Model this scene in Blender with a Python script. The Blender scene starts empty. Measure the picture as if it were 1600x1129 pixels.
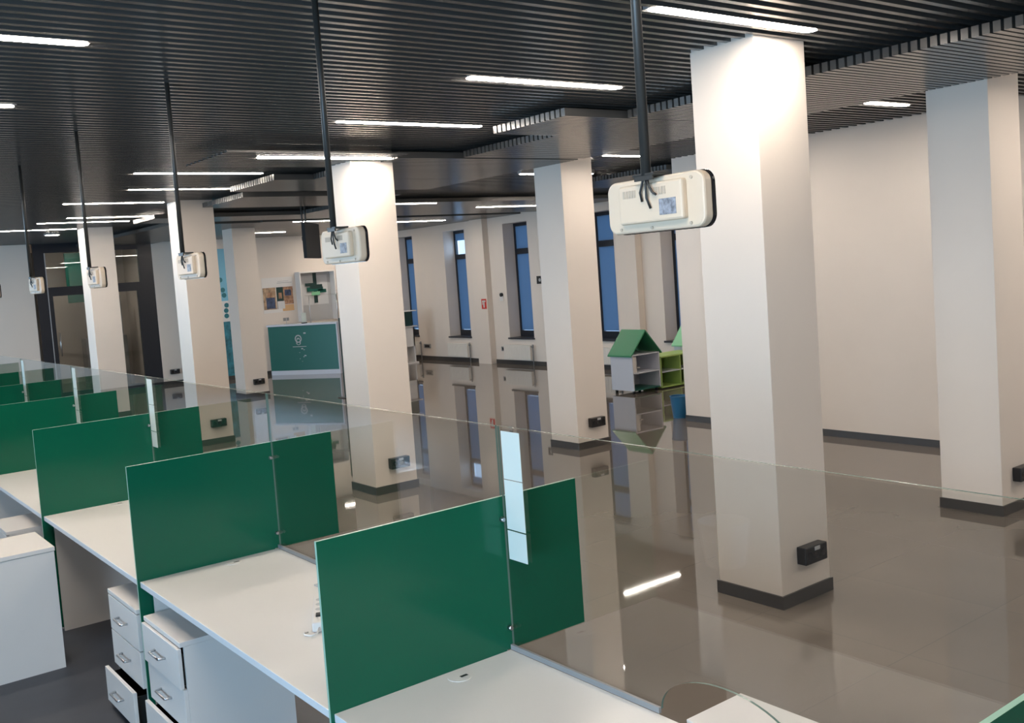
import bpy, bmesh, math, random
from mathutils import Vector, Matrix
random.seed(7)
C = bpy.context.scene.collection
S = bpy.context.scene
PI = math.pi

# ------------------------------------------------------------------ camera
YAW, PITCH, ROLL, F, CX, CY, HC = .6337, .0691, -.0727, 1535.14, 756.81, 526.25, 2.1
cy, sy, cp, sp = math.cos(YAW), math.sin(YAW), math.cos(PITCH), math.sin(PITCH)
fw = Vector((sy*cp, cy*cp, -sp)); rt = Vector((cy, -sy, 0)); up = rt.cross(fw)
c_, s_ = math.cos(ROLL), math.sin(ROLL)
r2 = rt*c_ + up*s_; u2 = up*c_ - rt*s_
cd = bpy.data.cameras.new('camera'); cam = bpy.data.objects.new('camera', cd); C.objects.link(cam)
m3 = Matrix((r2, u2, -fw)).transposed()
cam.matrix_world = Matrix.Translation((0, 0, HC)) @ m3.to_4x4()
cd.sensor_fit = 'HORIZONTAL'; cd.sensor_width = 36.0; cd.lens = F/1600*36
cd.shift_x = (800-CX)/1600; cd.shift_y = -(564.5-CY)/1600
cd.clip_start = .05
S.camera = cam
# ------------------------------------------------------------------ world and exposure
w = bpy.data.worlds.new('world'); S.world = w; w.use_nodes = True
w.node_tree.nodes['Background'].inputs[0].default_value = (.42, .64, 1, 1)
w.node_tree.nodes['Background'].inputs[1].default_value = 1.6
S.view_settings.view_transform = 'Standard'; S.view_settings.look = 'None'
S.view_settings.gamma = 1; S.view_settings.use_curve_mapping = False
S.view_settings.exposure = 1.2
S.cycles.transparent_max_bounces = 32; S.cycles.max_bounces = 14; S.cycles.diffuse_bounces = 6; S.cycles.glossy_bounces = 6
LAMP = 44.0          # strength of the ceiling lamps
DAY = 80             # watts of daylight per rear window
# daylight that enters through the windows of the room's left wall
WIN_L = [-1.0, 1.1, 13.0, 15.6, 18.2]
for y in WIN_L:
    ld = bpy.data.lights.new('daylight', 'AREA'); ld.shape = 'RECTANGLE'; ld.size = 1.3; ld.size_y = 1.9
    ld.energy = DAY; ld.color = (.47, .74, 1)
    lo = bpy.data.objects.new('daylight', ld); C.objects.link(lo)
    lo.location = (-3.56, y, 1.75); lo.rotation_euler = (0, -PI/2, 0)

# ------------------------------------------------------------------ materials
def mat(name, col, rough=.5, metal=0, spec=.5, noise=None, coat=0):
    m = bpy.data.materials.new(name); m.use_nodes = True; nt = m.node_tree
    b = nt.nodes['Principled BSDF']
    b.inputs['Base Color'].default_value = (*col, 1); b.inputs['Roughness'].default_value = rough
    b.inputs['Metallic'].default_value = metal; b.inputs['Specular IOR Level'].default_value = spec
    b.inputs['Coat Weight'].default_value = coat
    if noise:
        sc, amt = noise
        tc = nt.nodes.new('ShaderNodeTexCoord'); n = nt.nodes.new('ShaderNodeTexNoise'); n.inputs['Scale'].default_value = sc
        n.inputs['Detail'].default_value = 4
        r = nt.nodes.new('ShaderNodeValToRGB')
        r.color_ramp.elements[0].position = .3; r.color_ramp.elements[1].position = .7
        r.color_ramp.elements[0].color = (*[c*(1-amt) for c in col], 1); r.color_ramp.elements[1].color = (*[min(1, c*(1+amt)) for c in col], 1)
        nt.links.new(tc.outputs['Object'], n.inputs['Vector']); nt.links.new(n.outputs['Fac'], r.inputs['Fac'])
        nt.links.new(r.outputs['Color'], b.inputs['Base Color'])
    return m
def emis(name, col, s):
    m = bpy.data.materials.new(name); m.use_nodes = True; nt = m.node_tree
    nt.nodes.remove(nt.nodes['Principled BSDF']); e = nt.nodes.new('ShaderNodeEmission')
    e.inputs[0].default_value = (*col, 1); e.inputs[1].default_value = s
    nt.links.new(e.outputs[0], nt.nodes['Material Output'].inputs[0]); return m
def glassmat(name, tint, f0=.05):
    # clear sheet: see-through plus mirror reflection that grows at grazing angles (Schlick)
    m = bpy.data.materials.new(name); m.use_nodes = True; nt = m.node_tree; N = nt.nodes; L = nt.links
    N.remove(N['Principled BSDF'])
    t = N.new('ShaderNodeBsdfTransparent'); t.inputs[0].default_value = (*tint, 1)
    g = N.new('ShaderNodeBsdfGlossy'); g.inputs['Roughness'].default_value = 0
    geo = N.new('ShaderNodeNewGeometry'); d = N.new('ShaderNodeVectorMath'); d.operation = 'DOT_PRODUCT'
    L.new(geo.outputs['Incoming'], d.inputs[0]); L.new(geo.outputs['Normal'], d.inputs[1])
    def mth(op, a, b=None):
        n = N.new('ShaderNodeMath'); n.operation = op
        for i, v in enumerate((a, b)):
            if v is None: continue
            if isinstance(v, (int, float)): n.inputs[i].default_value = v
            else: L.new(v, n.inputs[i])
        return n.outputs[0]
    a = mth('ABSOLUTE', d.outputs['Value']); s = mth('SUBTRACT', 1.0, a); p = mth('POWER', s, 5.0)
    f = mth('MULTIPLY', p, 1-f0); f = mth('ADD', f, f0)
    mx = N.new('ShaderNodeMixShader'); L.new(f, mx.inputs[0]); L.new(t.outputs[0], mx.inputs[1]); L.new(g.outputs[0], mx.inputs[2])
    L.new(mx.outputs[0], N['Material Output'].inputs[0]); return m
def floormat():
    m = bpy.data.materials.new('polished_tile'); m.use_nodes = True; nt = m.node_tree; N = nt.nodes; L = nt.links
    b = N['Principled BSDF']; tc = N.new('ShaderNodeTexCoord')
    br = N.new('ShaderNodeTexBrick'); br.offset = 0; br.inputs['Scale'].default_value = 1
    br.inputs['Brick Width'].default_value = .9; br.inputs['Row Height'].default_value = .9
    br.inputs['Mortar Size'].default_value = .002; br.inputs['Mortar Smooth'].default_value = .3
    br.inputs['Color1'].default_value = (.158, .134, .113, 1); br.inputs['Color2'].default_value = (.148, .126, .107, 1)
    br.inputs['Mortar'].default_value = (.11, .1, .09, 1)
    L.new(tc.outputs['Object'], br.inputs['Vector'])
    n = N.new('ShaderNodeTexNoise'); n.inputs['Scale'].default_value = 1.3; n.inputs['Detail'].default_value = 6
    L.new(tc.outputs['Object'], n.inputs['Vector'])
    mr = N.new('ShaderNodeMapRange'); mr.inputs['To Min'].default_value = .85; mr.inputs['To Max'].default_value = 1.15
    L.new(n.outputs['Fac'], mr.inputs['Value'])
    vm = N.new('ShaderNodeVectorMath'); vm.operation = 'SCALE'; L.new(br.outputs['Color'], vm.inputs[0]); L.new(mr.outputs[0], vm.inputs['Scale'])
    L.new(vm.outputs[0], b.inputs['Base Color'])
    r2_ = N.new('ShaderNodeMapRange'); r2_.inputs['To Min'].default_value = .015; r2_.inputs['To Max'].default_value = .04
    L.new(n.outputs['Fac'], r2_.inputs['Value']); L.new(r2_.outputs[0], b.inputs['Roughness'])
    b.inputs['Specular IOR Level'].default_value = .75
    n2 = N.new('ShaderNodeTexNoise'); n2.inputs['Scale'].default_value = 1.1; L.new(tc.outputs['Object'], n2.inputs['Vector'])
    bp = N.new('ShaderNodeBump'); bp.inputs['Strength'].default_value = .012; bp.inputs['Distance'].default_value = .02
    L.new(n2.outputs['Fac'], bp.inputs['Height']); L.new(bp.outputs[0], b.inputs['Normal'])
    return m
def blindmat():
    m = bpy.data.materials.new('blue_blind'); m.use_nodes = True; nt = m.node_tree; N = nt.nodes; L = nt.links
    N.remove(N['Principled BSDF'])
    d = N.new('ShaderNodeBsdfDiffuse'); d.inputs[0].default_value = (.17, .24, .34, 1)
    t = N.new('ShaderNodeBsdfTranslucent'); t.inputs[0].default_value = (.27, .36, .44, 1)
    mx = N.new('ShaderNodeMixShader'); mx.inputs[0].default_value = .6
    L.new(d.outputs[0], mx.inputs[1]); L.new(t.outputs[0], mx.inputs[2]); L.new(mx.outputs[0], N['Material Output'].inputs[0]); return m
M = dict(
    wall=mat('warm_white_paint', (.72, .64, .565), .55, noise=(2.0, .015)),
    floor=floormat(),
    slate=mat('slate_vinyl', (.045, .05, .062), .5, noise=(8, .08)),
    slat=mat('dark_metal_slat', (.11, .108, .104), .24, .35, .6),
    plenum=mat('black_plenum', (.012, .012, .013), .9),
    skirt=mat('dark_skirting', (.055, .05, .047), .35),
    lamp=emis('lamp_diffuser', (1, .89, .78), LAMP),
    housing=mat('lamp_housing', (.25, .25, .25), .4),
    green=mat('green_glass', (.004, .098, .053), .15, 0, .35),
    greenb=mat('green_laminate', (.008, .11, .08), .35),
    dgreen=mat('dark_green_laminate', (.01, .04, .035), .4),
    white=mat('white_laminate', (.72, .69, .66), .35, noise=(3, .01)),
    edge=mat('pale_edge_band', (.66, .68, .7), .4),
    gedge=mat('glass_edge', (.12, .19, .16), .25), pedge=mat('panel_edge', (.3, .5, .4), .3),
    cable=mat('black_rubber', (.012, .012, .012), .5),
    pole=mat('dark_painted_steel', (.03, .03, .028), .4),
    cream=mat('cream_plastic', (.62, .50, .375), .45),
    cream2=mat('cream_vent', (.44, .36, .28), .5),
    label=mat('grey_label', (.22, .23, .26), .5, noise=(90, .5)),
    bezel=mat('black_screen', (.01, .01, .012), .12),
    steel=mat('brushed_steel', (.55, .55, .56), .3, 1),
    black=mat('black_plastic', (.012, .012, .013), .35),
    matte=mat('matte_black', (.008, .008, .009), .7),
    paper=mat('off_white', (.62, .70, .67), .25),
    frame=mat('dark_window_frame', (.012, .016, .024), .3),
    blind=blindmat(),
    sill=mat('dark_sill', (.03, .03, .035), .3),
    rad=mat('white_radiator', (.7, .66, .6), .4),
    red=mat('red_sign', (.55, .03, .02), .5),
    lime=mat('lime_laminate', (.36, .5, .14), .4),
    olive=mat('olive_laminate', (.12, .2, .03), .4),
    roofg=mat('roof_green', (.03, .22, .1), .4),
    mint=mat('mint_green', (.22, .52, .3), .4),
    lilac=mat('white_blue_laminate', (.6, .62, .68), .4),
    bluebin=mat('blue_plastic', (.015, .12, .24), .35),
    banner=mat('light_blue_print', (.2, .48, .62), .5),
    teal=mat('teal_print', (.02, .16, .19), .5), tealp=mat('teal_pattern', (.03, .17, .22), .5, noise=(9, .5)),
    tan=mat('tan_print', (.4, .27, .17), .6, noise=(12, .5)),
    navy=mat('navy_print', (.05, .07, .13), .6, noise=(14, .5)),
    skin=mat('warm_print', (.36, .2, .12), .6, noise=(14, .5)),
    orange=mat('apricot_print', (.65, .4, .2), .6),
    grey=mat('mid_grey', (.25, .25, .25), .5),
    lgrey=mat('light_grey', (.45, .45, .45), .5),
    glass=glassmat('clear_glass', (.968, .974, .964), .055),
    dglass=glassmat('dim_glass', (.85, .88, .88), .06),
    facade=mat('pale_facade', (.6, .6, .6), .7),
)

# ------------------------------------------------------------------ helpers
def bx(bm, x0, x1, y0, y1, z0, z1, mi=0, mtx=None):
    v = [bm.verts.new(p) for p in ((x0, y0, z0), (x1, y0, z0), (x1, y1, z0), (x0, y1, z0), (x0, y0, z1), (x1, y0, z1), (x1, y1, z1), (x0, y1, z1))]
    for f in ((3, 2, 1, 0), (4, 5, 6, 7), (0, 1, 5, 4), (1, 2, 6, 5), (2, 3, 7, 6), (3, 0, 4, 7)):
        fc = bm.faces.new([v[i] for i in f]); fc.material_index = mi
    if mtx is not None: bmesh.ops.transform(bm, matrix=mtx, verts=v)
    return v
def cyl(bm, p0, p1, r0, r1=None, n=20, mi=0, caps=True):
    p0, p1 = Vector(p0), Vector(p1); r1 = r0 if r1 is None else r1
    a = (p1-p0).normalized(); q = Vector((1, 0, 0)) if abs(a.x) < .9 else Vector((0, 1, 0))
    u = a.cross(q).normalized(); v = a.cross(u)
    A = [bm.verts.new(p0+(u*math.cos(t)+v*math.sin(t))*r0) for t in [2*PI*i/n for i in range(n)]]
    B = [bm.verts.new(p1+(u*math.cos(t)+v*math.sin(t))*r1) for t in [2*PI*i/n for i in range(n)]]
    for i in range(n):
        f = bm.faces.new((A[i], B[i], B[(i+1) % n], A[(i+1) % n])); f.smooth = True; f.material_index = mi
    if caps:
        bm.faces.new(A).material_index = mi; bm.faces.new(B[::-1]).material_index = mi
def tube(bm, pts, r, n=8, mi=0):
    pts = [Vector(p) for p in pts]; rings = []
    for i, p in enumerate(pts):
        a = (pts[min(i+1, len(pts)-1)]-pts[max(i-1, 0)]).normalized()
        q = Vector((0, 0, 1)) if abs(a.z) < .9 else Vector((1, 0, 0))
        u = a.cross(q).normalized(); v = a.cross(u)
        rings.append([bm.verts.new(p+(u*math.cos(t)+v*math.sin(t))*r) for t in [2*PI*k/n for k in range(n)]])
    for A, B in zip(rings, rings[1:]):
        for k in range(n):
            f = bm.faces.new((A[k], B[k], B[(k+1) % n], A[(k+1) % n])); f.smooth = True; f.material_index = mi
    bm.faces.new(rings[0]); bm.faces.new(rings[-1][::-1])
def prism(bm, pts, axis, a, b, mi=0, mi_side=None):
    # pts: 2-D outline in the plane perpendicular to axis, extruded from a to b
    def P(p, d): return {0: (d, p[0], p[1]), 1: (p[0], d, p[1]), 2: (p[0], p[1], d)}[axis]
    A = [bm.verts.new(P(p, a)) for p in pts]; B = [bm.verts.new(P(p, b)) for p in pts]
    bm.faces.new(A).material_index = mi; bm.faces.new(B[::-1]).material_index = mi
    n = len(pts)
    for i in range(n): bm.faces.new((A[i], B[i], B[(i+1) % n], A[(i+1) % n])).material_index = mi if mi_side is None else mi_side
def rrect(w, h, r, n=6, cx=0, cz=0):
    o = []
    for sx, sz, a0 in ((1, 1, 0), (-1, 1, PI/2), (-1, -1, PI), (1, -1, 1.5*PI)):
        for i in range(n+1):
            a = a0+PI/2*i/n; o.append((cx+sx*(w/2-r)+r*math.cos(a), cz+sz*(h/2-r)+r*math.sin(a)))
    return o
def obj(name, bm, mats, parent=None, bevel=0, loc=None):
    bmesh.ops.recalc_face_normals(bm, faces=bm.faces)
    me = bpy.data.meshes.new(name); bm.to_mesh(me); bm.free()
    o = bpy.data.objects.new(name, me); C.objects.link(o)
    for m in (mats if isinstance(mats, (list, tuple)) else [mats]): me.materials.append(M[m])
    if parent: o.parent = parent
    if loc: o.location = loc
    if bevel:
        b = o.modifiers.new('bevel', 'BEVEL'); b.width = bevel; b.segments = 2; b.limit_method = 'ANGLE'; b.angle_limit = .7
    return o
def box(name, x0, x1, y0, y1, z0, z1, m, parent=None, bevel=0):
    bm = bmesh.new(); bx(bm, x0, x1, y0, y1, z0, z1); return obj(name, bm, m, parent, bevel)
def tag(o, label=None, cat=None, group=None, kind=None):
    if label: o['label'] = label
    if cat: o['category'] = cat
    if group: o['group'] = group
    if kind: o['kind'] = kind
    return o
def thing(name, loc, label=None, cat=None, group=None, rz=0):
    o = bpy.data.objects.new(name, None); C.objects.link(o); o.location = loc; o.rotation_euler = (0, 0, rz); o.empty_display_size = .1
    return tag(o, label, cat, group)
def children(o): return [c for c in list(C.objects) if c.parent == o]
def dup(o, loc, label, parent=None):
    r = o.copy(); C.objects.link(r); r.location = loc; r['label'] = label
    def rec(a, b):
        for ch in children(a):
            c = ch.copy(); C.objects.link(c); c.parent = b; rec(ch, c)
    rec(o, r); return r
def st(o): o['kind'] = 'structure'; return o

# ------------------------------------------------------------------ room shell
XR, YR, XW, YB, HH, HL = 9.3, 8.47, 13.01, 21.45, 3.29, 3.19
TOP = 3.5
st(box('floor', -3.8, 13.6, -4.2, 26.2, -.1, 0, 'floor'))
st(box('floor', -3.6, 2.03, -4, 22.2, .0001, .004, 'slate'))
ce = st(box('ceiling', -3.8, 13.6, -4.2, 26.2, TOP, TOP+.1, 'plenum'))
CA = (4.617, 5.083); CB = (7.237, 7.70); CY0 = [3.545+4.665*k for k in range(5)]
bm = bmesh.new()
y = -4.0
while y < 22.2:
    bx(bm, -3.6, 13.2, y, y+.036, HH, HH+.055)
    y += .1
obj('slats', bm, 'slat', ce)
LOW = [(5.6, 7.22, -4, 5.55), (4.97, 7.22, 5.55, 6.45), (5.65, 7.22, 6.45, 7.85), (4.95, 7.22, 7.9, 9.65), (4.5, 7.22, 9.65, 10.85),
       (4.93, 7.22, 11.5, 13.0), (4.85, 7.22, 14.6, 15.6), (5.6, 7.22, 16.2, 22.1),
       (7.22, 13.0, 12.8, 15.6), (7.22, 13.0, 16.1, 21.4), (9.45, 13.0, 8.7, 10.9)]
bm = bmesh.new()
for x0, x1, y0, y1 in LOW:
    y = y0
    while y < y1-.03:
        bx(bm, x0, x1, y, y+.042, HL, HL+.06); y += .06
y = 7.7
while y < 8.6:
    bx(bm, 3.2, 4.95, y, y+.05, 3.200, 3.215); y += .1
obj('lowered_slats', bm, 'slat', ce)

def wall_x(name, x0, x1, ya, yb, opens, z1=TOP):
    # wall lying along Y with rectangular openings (y0,y1,z0,z1)
    bm = bmesh.new(); y = ya
    for o in sorted(opens):
        bx(bm, x0, x1, y, o[0], 0, z1); bx(bm, x0, x1, o[0], o[1], 0, o[2]); bx(bm, x0, x1, o[0], o[1], o[3], z1); y = o[1]
    bx(bm, x0, x1, y, yb, 0, z1); return st(obj(name, bm, 'wall'))
st(box('wall_right', XR, XR+.2, -4, YR, 0, TOP, 'wall'))
st(box('wall_recess', XR+.2, XW+.4, YR-.2, YR, 0, TOP, 'wall'))
WINS = [(11.4, 12.22), (13.4, 14.2), (15.94, 16.77), (18.2, 19.05), (20.4, 21.2)]
wall_x('wall_far', XW, XW+.42, YR, YB+.2, [(a, b, .57, 3.03) for a, b in WINS])
st(box('wall_back', 7.72, XW, YB, YB+.2, 0, TOP, 'wall'))
st(box('wall_return', 7.72, 7.86, YB+.2, 26, 0, TOP, 'wall'))
st(box('wall_front', -3.6, XR, -4.2, -4, 0, TOP, 'wall'))
wall_x('wall_left', -3.8, -3.6, -4, 22.2, [(y-.65, y+.65, .8, 2.7) for y in WIN_L])
st(box('wall_corner', -3.6, 4.70, 22.2, 22.4, 0, TOP, 'wall'))
st(box('wall_lobby', 3, 7.72, 26, 26.2, 0, TOP, 'wall'))
st(box('wall_lobby_side', 2.8, 3.0, 22.4, 26.2, 0, TOP, 'wall'))
for n, a in (('baseboard_right', (XR-.012, XR, -4, YR, 0, .075)), ('baseboard_far', (XW-.012, XW, YR, YB, 0, .09)), ('baseboard_back', (7.72, XW-.012, YB-.012, YB, 0, .09)),
             ('baseboard_recess', (XR, XW-.012, YR, YR+.012, 0, .08)), ('baseboard_corner', (-3.6, 4.7, 22.188, 22.2, 0, .08))):
    st(box(n, *a, 'skirt'))
# wall pilasters between the far windows
st(box('trim_1', XW-.15, XW, 17.30, 17.77, 0, TOP, 'wall')); st(box('trim_2', XW-.15, XW, 12.70, 13.2, 0, TOP, 'wall'))
# far windows
for i, (a, b) in enumerate(WINS):
    wn = thing('window_%d' % (i+1), (XW+.3, (a+b)/2, .57)); wn['kind'] = 'structure'
    w_, h_ = b-a, 2.46; f = .055; tz = 1.86
    bm = bmesh.new()
    bx(bm, 0, .06, -w_/2, -w_/2+f, 0, h_); bx(bm, 0, .06, w_/2-f, w_/2, 0, h_)
    bx(bm, 0, .06, -w_/2+f, w_/2-f, 0, .14); bx(bm, 0, .06, -w_/2+f, w_/2-f, h_-.07, h_); bx(bm, 0, .06, -w_/2+f, w_/2-f, tz-.07, tz+.05)
    obj('window_frame', bm, 'frame', wn)
    bm = bmesh.new(); bx(bm, .03, .036, -w_/2+f, w_/2-f, .14, h_-.07); obj('pane', bm, 'glass', wn)
    bm = bmesh.new(); bx(bm, .012, .015, -w_/2+f, w_/2-f, .15, tz-.07); obj('blind', bm, 'blind', wn)
    z0 = tz+.05 if i != 3 else tz+.37
    bm = bmesh.new(); bx(bm, .012, .015, -w_/2+f, w_/2-f, z0, h_-.07); obj('blind', bm, 'blind', wn)
    bm = bmesh.new(); bx(bm, -.34, 0, -w_/2-.02, w_/2+.02, -.02, .012); obj('sill', bm, 'sill', wn)
# left windows (behind the camera)
for i, y in enumerate(WIN_L):
    wn = thing('window_%d' % (i+6), (-3.72, y, .8)); wn['kind'] = 'structure'
    bm = bmesh.new()
    for a in ((-.65, -.6, 0, 1.9), (.6, .65, 0, 1.9), (-.03, .03, .05, 1.85), (-.6, .6, 0, .05), (-.6, .6, 1.85, 1.9)): bx(bm, 0, .05, *a)
    obj('window_frame', bm, 'frame', wn)
# building across the street, seen through the raised blind
fb = thing('building', (24, 27, -1), 'pale building outside behind the raised window blind', 'building')
bm = bmesh.new(); bx(bm, 0, 6, -7, 7, 0, 9); obj('wall', bm, 'facade', fb)
for k in range(4):
    bm = bmesh.new(); bx(bm, -.03, 0, -6+3*k, -4.8+3*k, 3.4, 5.4); obj('window', bm, 'frame', fb)

# ------------------------------------------------------------------ columns
def socket(x, y, z, label):
    t = thing('socket_box', (x, y, z), label, 'power socket', 'black socket boxes low on the columns')
    bm = bmesh.new(); bx(bm, -.105, .105, -.065, 0, -.052, .052); obj('housing', bm, 'black', t, .006)
    bm = bmesh.new()
    for k in (-1, 0, 1): cyl(bm, (k*.066, -.066, 0), (k*.066, -.0655, 0), .024, n=16)
    obj('outlet', bm, 'bezel', t)
    bm = bmesh.new(); bx(bm, -.02, .03, -.068, -.065, .024, .046); obj('tag', bm, 'lgrey', t)
    return t
names = {('A', 0): ('nearest big white column beside the glass screens', 1), ('A', 1): ('white column behind the second hanging display', 1), ('A', 2): ('white column behind the third hanging display', 1),
         ('A', 3): ('white column behind the fourth hanging display, in front of the dark doorway', 1),
         ('B', 0): ('white column at the right edge, in front of the bare wall', 1), ('B', 1): ('white column between the tall blue windows and the toy house shelf', 1),
         ('B', 2): ('white column hidden behind the second column of the near row', 0), ('B', 3): ('white column left of the green reception counter', 1), ('B', 4): ('white column right of the dark glazed door', 1)}
for r, (x0, x1) in (('A', CA), ('B', CB)):
    for k, y0 in enumerate(CY0):
        if (r, k) not in names or not names[(r, k)][1] : continue
        t = thing('column', ((x0+x1)/2, y0+.23, 0), names[(r, k)][0], 'column', 'square white columns'); h = (x1-x0)/2
        bm = bmesh.new(); bx(bm, -h, h, -.23, .235, 0, TOP-.001); obj('shaft', bm, 'wall', t, .004)
        bm = bmesh.new(); e = .012
        for a in ((-h-e, h+e, -.23-e, -.23), (-h-e, h+e, .235, .235+e), (-h-e, -h, -.23, .235), (h, h+e, -.23, .235)): bx(bm, *a, 0, .078)
        obj('skirting', bm, 'skirt', t)
        sx = {'A': (x0+.255), 'B': (x0+.265)}[r]
        if (r, k) != ('A', 3): socket(sx, y0, .285, 'black socket box on the ' + names[(r, k)][0].split(',')[0].replace('column between the tall blue windows', 'column between the windows'))

# ------------------------------------------------------------------ ceiling lamps
def lamp(x0, x1, y, z, label, group='linear ceiling lamps'):
    t = thing('ceiling_lamp', ((x0+x1)/2, y, z), label, 'ceiling lamp', group); h = (x1-x0)/2
    wd = .08 if y < 7.5 and z > 3.25 else .055
    bm = bmesh.new(); bx(bm, -h-.008, h+.008, -wd/2-.006, wd/2+.006, .003, .06); obj('housing', bm, 'housing', t)
    bm = bmesh.new(); v = rrect(2*h, wd, wd/2-.002); prism(bm, v, 2, -.002, .003); obj('diffuser', bm, 'lamp', t)
    return t
ROW = [(3.60, 4.90, 3.35, HH, 'big bright linear lamp at the top of the nearest white column'),
       (3.69, 5.01, 5.00, HH, 'linear lamp second along the row from the nearest column'),
       (3.67, 5.03, 6.68, HH, 'linear lamp third along the row, above and left of the small lowered panel'),
       (3.60, 4.95, 8.02, 3.196, 'linear lamp at the top of the column behind the second display'),
       (3.13, 4.50, 9.92, HH, 'thin lamp crossing the third display pole, upper of the pair'),
       (3.54, 4.82, 11.45, HH, 'thin lamp crossing the third display pole, lower of the pair'),
       (3.22, 4.50, 13.1, HH, 'thin lamp just left of the column behind the third display'),
       (3.82, 5.27, 15.4, HH, 'faint thin lamp above the column behind the fourth display, upper one'),
       (3.60, 5.00, 16.3, HH, 'faint thin lamp above the column behind the fourth display, lower one'),
       (2.9, 4.55, 17.8, HH, 'farthest thin lamp left of the fourth display pole')]
for a in ROW: lamp(*a)
lamp(.05, 1.38, 4.86, HH, 'bright linear lamp cut by the left edge, upper one')
lamp(.05, 1.38, 6.53, HH, 'linear lamp tip at the left edge, lower one')
lamp(7.88, 8.52, 4.9, HH, 'short bright lamp between the nearest column and the right column')
lamp(7.28, 7.86, 7.57, HL-.002, 'short lamp just left of the nearest display pole, upper one')
lamp(7.43, 8.6, 9.16, HL-.002, 'thin lamp crossing behind the column left of the toy shelf')
lamp(10.75, 12.05, 11.33, HH-.02, 'short lamp just left of the nearest hanging display, lower one')
lamp(10.36, 11.71, 14.05, HL-.002, 'faint thin lamp near the far wall left of the middle column')
lamp(10.61, 11.97, 17.4, HL-.002, 'faintest thin lamp near the far wall above the leftmost window')
lamp(7.35, 7.95, 2.75, HL-.002, 'short lamp in front of the right column, past the frame')
# bin whose reflection shows in the nearest glass
t = thing('paper_bin', (-.99, 4.34, 0), 'pale round paper bin on the staff side, seen only as a reflection in the glass', 'waste bin')
bm = bmesh.new(); cyl(bm, (0, 0, 0), (0, 0, .3), .13, .17, 32, caps=False); cyl(bm, (0, 0, .01), (0, 0, .3), .125, .165, 32, caps=False); cyl(bm, (0, 0, 0), (0, 0, .01), .13, .13, 32); obj('bucket', bm, 'lgrey', t)
# unseen lamps added in the same rows to light the staff side and room front
for x0, x1, y in ((.05, 1.38, 8.2), (.05, 1.38, 1.4), (.05, 1.38, -.6), (3.6, 4.9, .2), (.05, 1.38, 11.5), (.05, 1.38, 14.8), (7.88, 9.1, -.2), (7.88, 9.1, 1.5), (.05, 1.38, 18)):
    lamp(x0, x1, y, HH, 'added unseen linear lamp in the same ceiling beyond the edge of the photo', 'added lamps outside the frame')
lamp(5.2, 6.5, 24.2, 3.3, 'added lamp inside the lobby behind the glazed door')  # added to brighten the lobby seen through the door glass
lamp(7.9, 8.52, 6.6, HH, 'short lamp hidden behind the nearest column')
for x0, x1, y in ((7.5, 8.8, 13.0), (7.9, 9.2, 16.3), (7.9, 9.2, 19.4), (10.6, 11.9, 20.4), (11.2, 12.5, 9.6)):  # extra lamps put in to brighten the reception end and the recess
    lamp(x0, x1, y, HL-.002, 'added thin lamp near the reception counter or recess, between the dark slats', 'lamps added over the reception area')
t = thing('downlight', (4.42, 18.95, HH), 'small round downlight left of the fourth display', 'downlight')
bm = bmesh.new(); cyl(bm, (0, 0, -.02), (0, 0, .05), .14, n=28); obj('housing', bm, 'housing', t)
bm = bmesh.new(); cyl(bm, (0, 0, -.024), (0, 0, -.02), .115, n=28); obj('diffuser', bm, 'lamp', t)

# ------------------------------------------------------------------ teller desks, screens and glass
XG = 2.04; PY = [.80+1.941*k for k in range(8)]
pan_lab = ['green divider panel at the bottom right corner', 'nearest full green divider panel, in front', 'second green divider panel, above the drawer units', 'third green divider panel from the front',
           'fourth green divider panel, reaching the left edge', 'fifth green divider panel, low at the left edge', 'sixth green divider panel, seen only through the glass', 'farthest green divider panel']
glass_lab = ['clear glass screen on the nearest worktop with an arched pass-through', 'clear glass screen between the two nearest full green dividers', 'clear glass screen between the second and third green dividers',
             'clear glass screen between the third and fourth green dividers', 'clear glass screen between the fourth and fifth green dividers', 'clear glass screen at the left edge past the fifth divider', 'farthest clear glass screen']
desk_lab = ['white teller desk nearest the camera, bare with a round cable hole', 'white teller desk with a power strip between the two nearest full dividers', 'white teller desk between the second and third dividers',
            'white teller desk at the left edge past the third divider', 'white teller desk past the fourth divider', 'white teller desk past the fifth divider', 'farthest white teller desk']
for k, y in enumerate(PY):
    t = thing('divider_panel', (1.31, y, 0), pan_lab[k], 'divider panel', 'green glass divider panels between desks')
    bm = bmesh.new(); bx(bm, 0, 1.07, -.006, .006, .752, 1.30)
    for f in bm.faces:
        f.material_index = 0 if abs(f.calc_center_median().y) > .005 else 1
    obj('upper_panel', bm, ['green', 'pedge'], t)
    bm = bmesh.new(); bx(bm, .0, .70, -.006, .006, .02, .752)
    for f in bm.faces: f.material_index = 0 if abs(f.calc_center_median().y) > .005 else 1
    obj('lower_panel', bm, ['green', 'pedge'], t)
    for z in (1.22, .83):
        bm = bmesh.new(); cyl(bm, (.716, -.006, z), (.716, -.022, z), .009, .007, n=14)
        obj('clamp', bm, 'steel', t)
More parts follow.
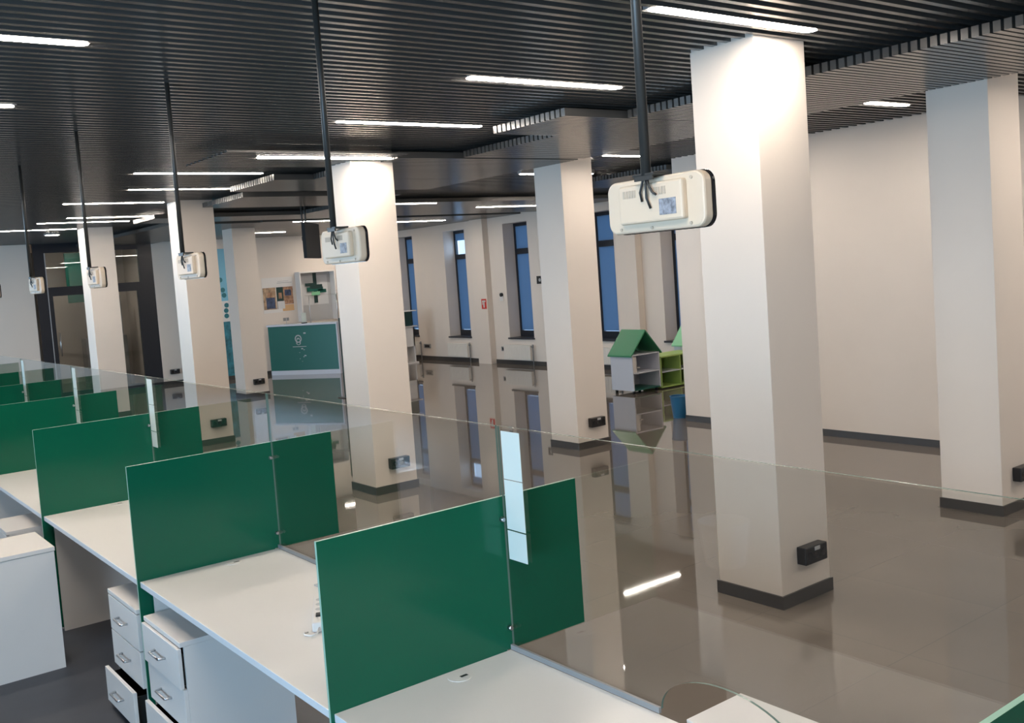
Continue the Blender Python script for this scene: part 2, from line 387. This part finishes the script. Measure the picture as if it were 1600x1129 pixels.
for k in range(7):
    a, b = PY[k]+.006, PY[k+1]-.006; mid = (PY[k]+PY[k+1])/2
    # worktop with its gables
    t = thing('teller_desk', (1.31, mid, 0), desk_lab[k], 'desk', 'white teller desks in a row'); h = (b-a)/2-.001
    bm = bmesh.new(); bx(bm, .012, .715, -h, h, .722, .7495)
    for f in bm.faces:
        if f.calc_center_median().x < .02: f.material_index = 1
    obj('worktop', bm, ['white', 'edge'], t, .0015)
    for nm, y0 in (('side_panel', h-.035), ('side_panel', -h+.002)):
        bm = bmesh.new(); bx(bm, .06, .70, y0, y0+.016, .0, .7215); obj(nm, bm, 'white', t)
    bm = bmesh.new(); bx(bm, .66, .678, -h+.034, h-.037, .42, .7215); obj('modesty_panel', bm, 'white', t)
    gr = bmesh.new(); cyl(gr, (.45, h-.06, .7495), (.45, h-.06, .752), .04, n=32); g_ = obj('cable_grommet', gr, 'white', t)
    bm = bmesh.new(); bx(bm, .45, .478, h-.072, h-.060, .7518, .7526); obj('slot', bm, 'black', g_)
    bm = bmesh.new(); bx(bm, .745, .99, -.43, .17, .725, .75); obj('customer_shelf', bm, 'white', t, .0015)
    # glass with an arched opening at its foot
    t = thing('glass_screen', (XG, mid, .75), glass_lab[k], 'glass screen', 'clear glass screens along the desks')
    n = 28; out = [(-h, .012), (-h, .80), (h, .80), (h, .012)]
    for i in range(n+1):
        an = PI*i/n; out.append((.0+.25*math.cos(an), .012+.135*math.sin(an)))
    bm = bmesh.new(); prism(bm, out, 0, -.004, .004, 0, 1); obj('pane', bm, ['glass', 'gedge'], t)
    bm = bmesh.new(); bx(bm, -.014, -.0045, .25, h, 0, .018); obj('channel', bm, 'grey', t)
    bm = bmesh.new(); bx(bm, -.014, -.0045, -h, -.25, 0, .018); obj('channel', bm, 'grey', t)
# flat white strips, three sheets each, on the glass next to the seams
for k, y, lab in ((1, 2.735, 'white three-sheet strip on the glass beside the nearest full divider'), (3, 6.615, 'white strip on the glass beside the third divider'),
                  (4, 8.555, 'white strip on the glass beside the fourth divider'), (5, 10.495, 'white strip on the glass at the far left edge')):
    t = thing('white_strip', (XG-.0055, y-.072, 1.08), lab, 'notice', 'white strips on the glass')
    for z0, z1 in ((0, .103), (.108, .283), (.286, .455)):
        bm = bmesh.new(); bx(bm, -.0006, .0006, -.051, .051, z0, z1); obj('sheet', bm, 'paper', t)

# ------------------------------------------------------------------ hanging queue displays
def display(loc, label):
    t = thing('queue_display', loc, label, 'hanging display', 'cream displays hanging on poles over the desks')
    # origin: lower end of the pole: x' = width (towards the camera's right), y' = away
    bd = bmesh.new(); R = Matrix.Rotation(-PI/2-math.radians(2), 4, 'Z')
    def fin(bm, nm, m, par=t, bevel=0):
        bmesh.ops.transform(bm, matrix=R, verts=bm.verts); return obj(nm, bm, m, par, bevel)
    cxo = -.005; zc = -.066
    prism(bd, rrect(.362, .144, .032, 8, cxo, zc), 1, .026, .058); body = fin(bd, 'casing', 'cream', t, .006)
    b2 = bmesh.new(); bx(b2, cxo-.115, cxo+.143-.02, .006, .028, zc-.048, zc+.056); fin(b2, 'rear_cover', 'cream', t, .006)
    b3 = bmesh.new(); prism(b3, rrect(.366, .148, .034, 8, cxo, zc), 1, .058, .066); fin(b3, 'screen', 'bezel', t)
    for xa, xb in ((-.10, -.048), (.012, .064)):
        b4 = bmesh.new()
        for i in range(5): bx(b4, xa+i*.0104, xa+i*.0104+.0075, .0045, .0065, zc+.022, zc+.042)
        fin(b4, 'vent', 'cream2')
    b5 = bmesh.new(); bx(b5, .036, .096, .0048, .0065, zc-.032, zc+.010); fin(b5, 'rating_label', 'label')
    for xx, zz in ((cxo-.13, -.060), (cxo-.01, -.062), (cxo+.132, -.060), (cxo+.14, .056)):
        b6 = bmesh.new(); cyl(b6, (xx, .023, zc+zz), (xx, .026, zc+zz), .0045, n=10); fin(b6, 'screw', 'cream2')
    b7 = bmesh.new(); bx(b7, -.04, .04, -.012, .05, .008, .014); bx(b7, -.034, .034, -.012, -.006, -.004, .01); fin(b7, 'bracket', 'pole')
    b8 = bmesh.new(); cyl(b8, (0, 0, .01), (0, 0, TOP-loc[2]), .0135, n=16); obj('pole', b8, 'pole', t)
    for pts in (((-.004, -.004, .01), (-.014, -.004, -.014), (-.024, -.003, -.034), (-.020, -.001, -.058)), ((.002, -.004, .01), (.002, -.006, -.02), (.0, -.004, -.05), (.01, -.001, -.078)),
                ((.006, -.004, .01), (.012, -.006, -.016), (.022, -.004, -.036), (.034, -.002, -.044))):
        b9 = bmesh.new(); tube(b9, pts, .0032); fin(b9, 'cable', 'cable')
    return t
dl = ['nearest and largest cream display hanging on a black pole', 'second cream display on its pole, in front of a white column', 'third cream display from the camera on its pole',
      'fourth cream display on its pole, in front of the farthest column', 'fifth small cream display on its pole, near the left edge', 'sixth cream display just cut by the left edge']
d0 = display((1.92, 1.84, 2.305), dl[0])
for (x, y, a), l in zip(((1.97, 3.69, 0), (2.01, 5.62, 3), (1.97, 7.45, 2), (1.98, 9.40, 5), (2.0, 11.45, 4)), dl[1:]):
    dup(d0, (x, y, 2.305), l).rotation_euler = (0, 0, math.radians(a))

# ------------------------------------------------------------------ drawer units
def pedestal(x, y0, y1, pulls, label):
    t = thing('drawer_unit', (x, y0, 0), label, 'drawer unit', 'white three-drawer units'); w = y1-y0
    bm = bmesh.new()
    bx(bm, .018, .50, 0, .016, .03, .588); bx(bm, .018, .50, w-.016, w, .03, .588); bx(bm, .018, .5, .016, w-.016, .03, .046); bx(bm, .484, .5, .016, w-.016, .046, .588)
    obj('body', bm, 'white', t); bm = bmesh.new(); bx(bm, .0, .50, 0, w, .588, .61); obj('top', bm, 'white', t, .002)
    bm = bmesh.new()
    for a, b in ((.06, .05), (.42, .05), (.06, w-.05), (.42, w-.05)): cyl(bm, (a, b, 0), (a, b, .03), .018, n=12)
    obj('castors', bm, 'black', t)
    zs = ((.405, .583), (.222, .400), (.04, .217))
    for (z0, z1), p in zip(zs, pulls):
        bm = bmesh.new(); bx(bm, -p, .018-p, .002, w-.002, z0, z1); d = obj('drawer', bm, 'white', t, .002)
        if p > .01:
            bm = bmesh.new(); bx(bm, .018-p, .40-p, .02, .026, z0+.01, z1-.03); bx(bm, .018-p, .40-p, w-.026, w-.02, z0+.01, z1-.03); bx(bm, .018-p, .4-p, .026, w-.026, z0+.01, z0+.016)
            obj('drawer_box', bm, 'black', d)
        zc = (z0+z1)/2+.005; yc = w/2; bm = bmesh.new()
        tube(bm, ((-p, yc-.068, zc), (-p-.026, yc-.062, zc), (-p-.03, yc-.058, zc), (-p-.03, yc+.058, zc), (-p-.026, yc+.062, zc), (-p, yc+.068, zc)), .0056)
        obj('handle', bm, 'steel', d)
    return t
pedestal(1.30, 4.712, 5.185, (0, 0, .05), 'white drawer unit left of the second green divider, bottom drawer ajar')
pedestal(1.30, 4.115, 4.60, (.012, 0, .03), 'white drawer unit right of the second green divider, top drawer ajar')
pedestal(1.165, 7.02, 7.50, (0, 0, 0), 'white drawer unit at the left edge, mostly behind the low cabinet')
t = thing('low_cabinet', (.8, 6.17, 0), 'large white low cabinet at the lower left edge', 'cabinet')
bm = bmesh.new(); bx(bm, -.5, .42, -.24, .24, .0, .682); obj('body', bm, 'white', t)
bm = bmesh.new(); bx(bm, -.5, .424, -.244, .244, .684, .708); obj('top', bm, 'white', t, .002)
# power strip and bits on the desks
t = thing('power_strip', (1.70, 3.565, .75), 'white power strip with a black switch beside the nearest full divider', 'power strip', rz=math.radians(-28))
bm = bmesh.new(); bx(bm, -.028, .028, -.17, .17, 0, .038); obj('body', bm, 'white', t, .006)
for yy in (.11, .05, -.01):
    bm = bmesh.new(); cyl(bm, (0, yy, .038), (0, yy, .0385), .018, n=18); obj('outlet', bm, 'lgrey', t)
bm = bmesh.new(); bx(bm, -.014, .012, -.10, -.065, .038, .043); obj('switch', bm, 'black', t)
bm = bmesh.new(); tube(bm, ((0, -.168, .018), (-.01, -.20, .008), (-.03, -.215, .006), (-.055, -.20, .006), (-.06, -.18, .006), (-.045, -.17, .006)), .0035); obj('cable', bm, 'white', t)
t = tag(box('cable_tray', 1.87, 1.93, 3.90, 3.96, .7505, .756, 'lgrey'), 'small flat grey bracket behind the power strip', 'bracket')
bm = bmesh.new(); tube(bm, ((1.63, 5.78, .754), (1.60, 5.66, .754), (1.64, 5.58, .754), (1.70, 5.60, .754), (1.72, 5.70, .754)), .004)
tag(obj('loose_cable', bm, 'lgrey'), 'thin grey cable end on the desk behind the second divider', 'cable')

# ------------------------------------------------------------------ reception counter and back wall
ca = Vector((9.41, 21.20, 0)); cb = Vector((10.36, 19.62, 0)); L_ = (cb-ca).length; ang = math.atan2(cb.y-ca.y, cb.x-ca.x)
t = thing('reception_counter', (ca.x, ca.y, 0), 'green reception counter with a white top and emblem in front of the posters', 'counter', rz=ang)
def cbx(name, a, m, par=t, bevel=0):
    bm = bmesh.new(); bx(bm, *a); return obj(name, bm, m, par, bevel)
cbx('plinth', (0, L_, .0, .32, 0, .10), 'lilac'); fp = cbx('front_panel', (0, L_-.03, .0, .03, .101, 1.12), 'greenb')
cbx('side_trim', (L_-.029, L_, -.002, .33, .101, 1.12), 'lilac'); cbx('top', (-.02, L_+.02, -.03, .38, 1.121, 1.16), 'lilac', t, .003)
cbx('body', (.01, L_-.04, .031, .32, .101, 1.12), 'white')
# emblem: ring with a cap shape, line of lettering and a few scattered marks
bm = bmesh.new()
def ring(bm, cx_, cz_, r0, r1, n=28, a0=0, a1=2*PI):
    for i in range(n):
        t0, t1 = a0+(a1-a0)*i/n, a0+(a1-a0)*(i+1)/n
        v = [bm.verts.new((cx_+r*math.cos(q), -.004, cz_+r*math.sin(q))) for r, q in ((r0, t0), (r1, t0), (r1, t1), (r0, t1))]
        v2 = [bm.verts.new((p.co.x, 0, p.co.z)) for p in v]
        bm.faces.new(v); bm.faces.new(v2[::-1]); bm.faces.new((v[1], v2[1], v2[2], v[2])); bm.faces.new((v[0], v[3], v2[3], v2[0]))
ring(bm, .80, .82, .065, .09); ring(bm, .80, .80, .02, .045, 14, 0, PI); ring(bm, .80, .74, .05, .062, 16, PI, 2*PI)
for a in ((.745, .765, .70, .79), (.835, .855, .70, .79), (.64, 1.0, .635, .648)): bx(bm, a[0], a[1], -.004, 0, a[2], a[3])
obj('emblem', bm, 'lgrey', fp)
bm = bmesh.new()
for x, z, d in ((.86, .58, .05), (.92, .56, .03), (.80, .50, .02), (.93, .42, .05), (.90, .40, .03), (.80, .36, .02), (.86, .30, .015), (.95, .93, .06)):
    bx(bm, x, x+d, -.004, 0, z, z+d*.5)
obj('marks', bm, 'lgrey', fp)
# objects on the counter
def oncounter(u, v): return Matrix.Rotation(ang, 4, 'Z') @ Vector((u, v, 0)) + ca
p = oncounter(.42, .15); t = thing('desk_stand', (p.x, p.y, 1.16), 'small chrome stand on the counter in front of the people poster', 'stand')
bm = bmesh.new(); cyl(bm, (0, 0, 0), (0, 0, .01), .06); cyl(bm, (0, 0, .01), (0, 0, .15), .008); obj('post', bm, 'steel', t)
bm = bmesh.new(); bx(bm, -.07, .07, -.005, .005, .08, .15); obj('holder', bm, 'grey', t)
p = oncounter(.90, .15); t = thing('leaflet_holder', (p.x, p.y, 1.16), 'clear leaflet holder on the counter left of the glass box', 'holder')
bm = bmesh.new(); bx(bm, -.06, .06, -.03, .03, 0, .02); obj('base', bm, 'black', t); bm = bmesh.new(); bx(bm, -.055, .055, -.004, .004, .02, .24); obj('leaflet', bm, 'paper', t)
# steel rail structure on the counter carrying a shelf
p = oncounter(1.42, .18); t = thing('counter_rack', (p.x, p.y, 1.16), 'white framed rack with steel posts on the right end of the counter', 'rack', rz=ang)
for sx in (-.40, .40):
    bm = bmesh.new(); cyl(bm, (sx*.9, 0, 0), (sx*.9, 0, .62), .012, n=10); obj('post', bm, 'steel', t)
bm = bmesh.new(); bx(bm, -.40, .40, -.1, .1, .62, .635); obj('shelf', bm, 'glass', t)
t = thing('wall_niche', (10.79, YB-.10, 1.16), 'white wall display case with green letters above the counter', 'display case')
def nb(n, a, m): bm = bmesh.new(); bx(bm, *a); return obj(n, bm, m, t)
nb('back', (-.44, .44, .09, .098, 0, 1.15), 'lgrey')
bm = bmesh.new(); bx(bm, -.47, -.44, -.15, .098, 0, 1.15); bx(bm, .44, .47, -.15, .098, 0, 1.15); bx(bm, -.47, .47, -.15, .098, 1.15, 1.18); obj('frame', bm, 'white', t)
nb('backboard', (-.33, .36, .08, .088, .38, 1.08), 'facade'); nb('band', (-.02, .07, .066, .079, .42, 1.14), 'dgreen')
for a, m in (((-.20, .22, .05, .063, .70, .80), 'greenb'), ((-.24, .04, .05, .063, .83, .90), 'dgreen'), ((-.12, .20, .04, .049, .76, .86), 'dgreen'), ((-.10, .12, .03, .039, .60, .69), 'mint'), ((.08, .30, .05, .063, .66, .74), 'greenb')): nb('letter_block', a, m)
# posters
t = thing('poster', (9.84, YB-.004, 1.45), 'wall poster with photographs of people beside the display case', 'poster')
def pb(n, a, m): bm = bmesh.new(); bx(bm, a[0], a[1], -a[4] if len(a) > 4 else -.006, 0, a[2], a[3]); return obj(n, bm, m, t)
pb('sheet', (-.38, .40, -.02, .80, .004), 'white')
for a, m in (((-.37, -.05, .06, .57, .008), 'tan'), ((-.30, -.08, .08, .34, .010), 'navy'), ((-.26, -.14, .34, .46, .010), 'skin'), ((-.03, .14, .06, .57, .008), 'dgreen'), ((0.02, .10, .30, .44, .010), 'skin'), ((-.02, .16, .06, .24, .010), 'facade'),
             ((.14, .39, .16, .57, .008), 'skin'), ((.18, .34, .36, .50, .010), 'navy'), ((.10, .39, .0, .15, .009), 'orange'), ((.0, .38, .66, .675, .006), 'lgrey'), ((.02, .30, .70, .71, .006), 'lgrey')): pb('picture', a, m)
# blue print on the back wall seen between two columns
t = thing('wall_banner', (8.45, YB-.004, .08), 'tall blue and teal dotted banner seen between two columns', 'banner')
pb2 = lambda n, a, m: obj(n, (lambda b: (bx(b, a[0], a[1], -a[4], 0, a[2], a[3]), b)[1])(bmesh.new()), m, t)
pb2('sheet', (-.45, .40, 0, 2.9, .004), 'white'); pb2('sky_print', (-.45, .40, 1.72, 2.9, .006), 'banner'); pb2('lower_print', (-.45, .40, 0, 1.25, .006), 'tealp'); pb2('handle', (-.08, -.04, 1.35, 1.55, .03), 'black')
spots = [(-.15, 2.30), (.02, 2.2), (-.12, 2.08), (-.10, 1.96), (.06, 1.97), (.08, 1.85), (-.08, 1.78), (.10, 1.5), (.10, 1.38), (.12, 1.62), (-.3, 2.1), (.25, 2.0), (.28, 1.6), (.25, 2.3)]
for x, z in spots:
    bm = bmesh.new(); cyl(bm, (x, -.009, z), (x, -.004, z), .055, n=20); obj('dot', bm, 'teal', t)

# glazed front with a door, left of the back wall
g = thing('door_1', (5.97, 22.25, 0)); g['kind'] = 'structure'
bm = bmesh.new()
for a in ((-1.21, -.99, 0, 3.2), (.96, 1.27, 0, 3.2), (-.99, .96, 2.18, 2.37), (-1.21, 1.27, 3.2, TOP-.001), (-.99, .96, 3.1, 3.2), (-.99, -.90, 0, 2.18), (.88, .96, 0, 2.18), (-.90, .88, 0, .12)): bx(bm, a[0], a[1], -.04, .04, a[2], a[3])
obj('frame', bm, 'frame', g); bm = bmesh.new(); bx(bm, -.99, .96, -.005, .005, 2.37, 3.1); bx(bm, -.9, .88, -.005, .005, .12, 2.18); obj('pane', bm, 'dglass', g)
bm = bmesh.new(); cyl(bm, (-.84, -.06, .9), (-.84, -.06, 1.4), .014); obj('handle', bm, 'steel', g)
bm = bmesh.new(); bx(bm, -1.0, -.985, -.05, -.04, 0, 3.1); obj('trim', bm, 'lgrey', g)
tag(box('green_partition', 6.05, 6.75, 25.0, 25.06, 2.0, 3.2, 'greenb'), 'green panel inside the lobby above the door transom', 'panel')
tag(box('lobby_cabinet', 6.4, 7.4, 25.2, 25.6, 0, 1.1, 'grey'), 'dim grey cabinet behind the right pane of the door', 'cabinet')
tag(box('lobby_screen', 6.5, 7.3, 25.1, 25.14, 1.1, 2.1, 'lgrey'), 'pale board behind the right pane of the door', 'board')
tag(box('lobby_partition', 4.6, 5.3, 24.0, 24.06, 0, 3.2, 'grey'), 'dark grey panel behind the left pane of the door', 'panel')
# dark stand in front of the counter
t = thing('sign_stand', (8.27, 15.5, 0), 'narrow dark upright stand just left of the second column, before the counter', 'stand')
bm = bmesh.new(); bx(bm, -.035, .035, -.02, .02, .012, 1.42); obj('post', bm, 'dgreen', t); bm = bmesh.new(); bx(bm, -.12, .12, -.12, .12, 0, .012); obj('base', bm, 'black', t)
# small kiosk behind the second column
t = thing('kiosk', (12.28, 19.75, 0), 'white and green kiosk in front of the leftmost blue window', 'kiosk')
bm = bmesh.new(); bx(bm, -.18, .18, -.12, .25, 0, .03); bx(bm, -.17, -.14, -.1, .2, .03, .88); bx(bm, .09, .12, -.1, .2, .03, .88); bx(bm, -.14, .09, .17, .2, .03, .88); bx(bm, -.17, .12, -.1, .17, .40, .86); obj('stand', bm, 'white', t)
bm = bmesh.new(); bx(bm, -.2, .08, -.1, .15, .89, 1.22); obj('box', bm, 'dgreen', t); bm = bmesh.new(); bx(bm, -.22, .2, -.14, .2, 1.23, 1.25); obj('top', bm, 'white', t)
bm = bmesh.new(); bx(bm, -.22, .2, -.14, .2, .865, .888); obj('shelf', bm, 'white', t)

# ------------------------------------------------------------------ far wall fittings
def radiator(y0, y1, label):
    t = thing('radiator', (XW-.03, (y0+y1)/2, .12), label, 'radiator', 'white radiators under the far windows'); h = (y1-y0)/2
    bm = bmesh.new(); bx(bm, -.08, 0, -h, h, 0, .31)
    for i in range(int((y1-y0)/.06)): bx(bm, -.084, -.08, -h+.02+i*.06, -h+.05+i*.06, .02, .29)
    obj('panel', bm, 'rad', t)
    bm = bmesh.new(); tube(bm, ((-.04, -h-.05, -.12), (-.04, -h-.05, .27), (-.04, -h, .28)), .012); cyl(bm, (-.04, -h-.05, .26), (-.04, -h-.05, .33), .02); obj('valve_pipe', bm, 'grey', t)
radiator(18.25, 19.04, 'white radiator under the window with the raised blind'); radiator(15.98, 16.88, 'white radiator under the window right of the fire sign')
radiator(13.4, 14.2, 'white radiator hidden behind the middle column'); radiator(20.3, 21.1, 'white radiator beside the kiosk')
t = thing('fire_sign', (XW, 18.0, 1.33), 'small red fire equipment sign on the pilaster left of the middle window', 'sign'); t.location = (XW-.15, 17.42, 1.33)
bm = bmesh.new(); bx(bm, -.006, 0, -.09, .09, -.11, .11); obj('plate', bm, 'red', t)
bm = bmesh.new(); bx(bm, -.009, -.006, -.02, .02, -.08, .04); bx(bm, -.009, -.006, -.06, .06, .045, .075); bx(bm, -.009, -.006, .045, .06, -.02, .045); obj('symbol', bm, 'paper', t)
t = thing('thermostat', (XW, 16.94, 1.44), 'small white thermostat with a black dial left of the middle window', 'thermostat')
bm = bmesh.new(); bx(bm, -.03, 0, -.06, .06, -.06, .04); obj('body', bm, 'white', t); bm = bmesh.new(); cyl(bm, (-.045, 0, .07), (0, 0, .07), .04); obj('dial', bm, 'black', t)
t = thing('wall_box', (XW, 15.6, 1.79), 'small black box with a pale dot on the far wall beside the middle column', 'control box')
bm = bmesh.new(); bx(bm, -.03, 0, -.10, .10, -.08, .08); obj('body', bm, 'black', t); bm = bmesh.new(); cyl(bm, (-.034, 0, 0), (-.03, 0, 0), .035); obj('lens', bm, 'lgrey', t)
for y, w_, l in ((20.05, .14, 'black double socket with a plug near the kiosk on the far wall'), (16.98, .10, 'double socket just right of the pilaster on the far wall'), (17.9, .03, 'tiny black socket just left of the pilaster on the far wall')):
    t = thing('wall_socket', (XW, y, .33), l, 'power socket', 'sockets on the far wall'); bm = bmesh.new(); bx(bm, -.02, 0, -w_, w_, -.05, .05); obj('plate', bm, 'grey', t)
    bm = bmesh.new(); bx(bm, -.023, -.02, -w_*.7, w_*.7, -.03, .03); obj('outlet', bm, 'black', t)

# ------------------------------------------------------------------ toy house shelves
def house(loc, label, roofm, w=.60, d=.48, hb=.61, hr=.37):
    t = thing('toy_house_shelf', loc, label, 'toy shelf')
    e = .018; X0 = loc
    bm = bmesh.new()
    bx(bm, 0, e, 0, d, .05, hb); bx(bm, w-e, w, 0, d, .05, hb); bx(bm, e, w-e, d-e, d, .05, hb); obj('side_panels', bm, 'lilac', t)
    for z in (.05, .31, hb-e):
        bm = bmesh.new(); bx(bm, e, w-e, 0, d-e, z, z+e); obj('shelf', bm, 'lilac' if z > .1 else 'greenb', t)
    bm = bmesh.new(); bx(bm, e, e+.09, .02, .06, .33, .58); bx(bm, .10, .16, .0, .05, .40, .415); obj('front_piece', bm, 'white', t)
    for s in (-1, 1):
        bm = bmesh.new(); a = (w/2, hb+hr); b = (w/2+s*(w/2+.04), hb-.01); th = .02
        out = [a, (a[0], a[1]-th*1.5), (b[0], b[1]-th), (b[0], b[1])] if s > 0 else [a, b, (b[0], b[1]-th), (a[0], a[1]-th*1.5)]
        prism(bm, out, 1, -.02, d+.02); obj('roof_panel', bm, roofm, t)
    bm = bmesh.new(); prism(bm, [(.03, hb), (w-.03, hb), (w/2, hb+hr-.05)], 1, d-.03, d-.012); obj('gable', bm, 'dgreen', t)
    bm = bmesh.new()
    for a, b in ((.05, .05), (w-.05, .05), (.05, d-.05), (w-.05, d-.05)): cyl(bm, (a, b, 0), (a, b, .05), .024, n=12)
    obj('castors', bm, 'black', t); return t
house((10.72, 10.80, 0), 'white toy shelf shaped like a house with a dark green roof', 'roofg')
t = thing('cube_shelf', (11.34, 10.80, 0), 'low lime green open shelf right of the toy house', 'shelf'); w_ = 1.0
bm = bmesh.new()
for x in (0, .44, .865): bx(bm, x, x+.018, 0, .42, .02, .50)
bx(bm, .018, .44, .40, .418, .02, .5); bx(bm, .458, .865, .40, .418, .02, .5); obj('uprights', bm, 'lime', t)
for i, (x0, x1) in enumerate(((.018, .44), (.458, .865))):
    for z in (.02, .26):
        bm = bmesh.new(); bx(bm, x0, x1, 0, .40, z, z+.016); obj('shelf', bm, 'lime' if z < .1 else 'lilac', t)
    bm = bmesh.new(); bx(bm, x0+.001, x1-.001, .37, .399, .04, .49); obj('back_lining', bm, 'olive' if i == 0 else 'black', t)
bm = bmesh.new(); bx(bm, 0, .885, -.01, .43, .501, .522); obj('top', bm, 'lime', t)
house((12.25, 10.86, 0), 'second toy house shelf with a pale green roof at the edge of the big column', 'mint', hr=.40)
# blue bin at the wall end
t = thing('waste_bin', (9.46, 8.72, 0), 'small blue plastic waste bin at the end of the bare wall', 'waste bin')
bm = bmesh.new(); cyl(bm, (0, 0, 0), (0, 0, .28), .09, .12, 28, caps=False); cyl(bm, (0, 0, .01), (0, 0, .28), .086, .116, 28, caps=False); cyl(bm, (0, 0, 0), (0, 0, .01), .09, .09, 28); obj('bucket', bm, 'bluebin', t)
bm = bmesh.new(); tube(bm, [(.12*math.cos(2*PI*i/24), .12*math.sin(2*PI*i/24), .28) for i in range(25)], .006); obj('rim', bm, 'bluebin', t)
# ceiling-mounted screen behind the second display
t = thing('ceiling_screen', (7.1, 14.0, 2.46), 'black screen hanging from the ceiling behind the second display', 'television', rz=math.radians(48))
bm = bmesh.new(); bx(bm, -.42, .42, 0, .05, 0, .55); obj('screen', bm, 'matte', t); bm = bmesh.new(); bx(bm, -.25, .25, .05, .10, .1, .5)
for i in range(5): bx(bm, -.2+i*.09, -.15+i*.09, .10, .104, .35, .47)
obj('back_housing', bm, 'black', t)
bm = bmesh.new(); cyl(bm, (-.1, .12, .3), (-.1, .12, TOP-2.46), .015, n=10); cyl(bm, (.1, .12, .3), (.1, .12, TOP-2.46), .015, n=10); bx(bm, -.15, .15, .10, .135, .28, .34); obj('mount', bm, 'pole', t)
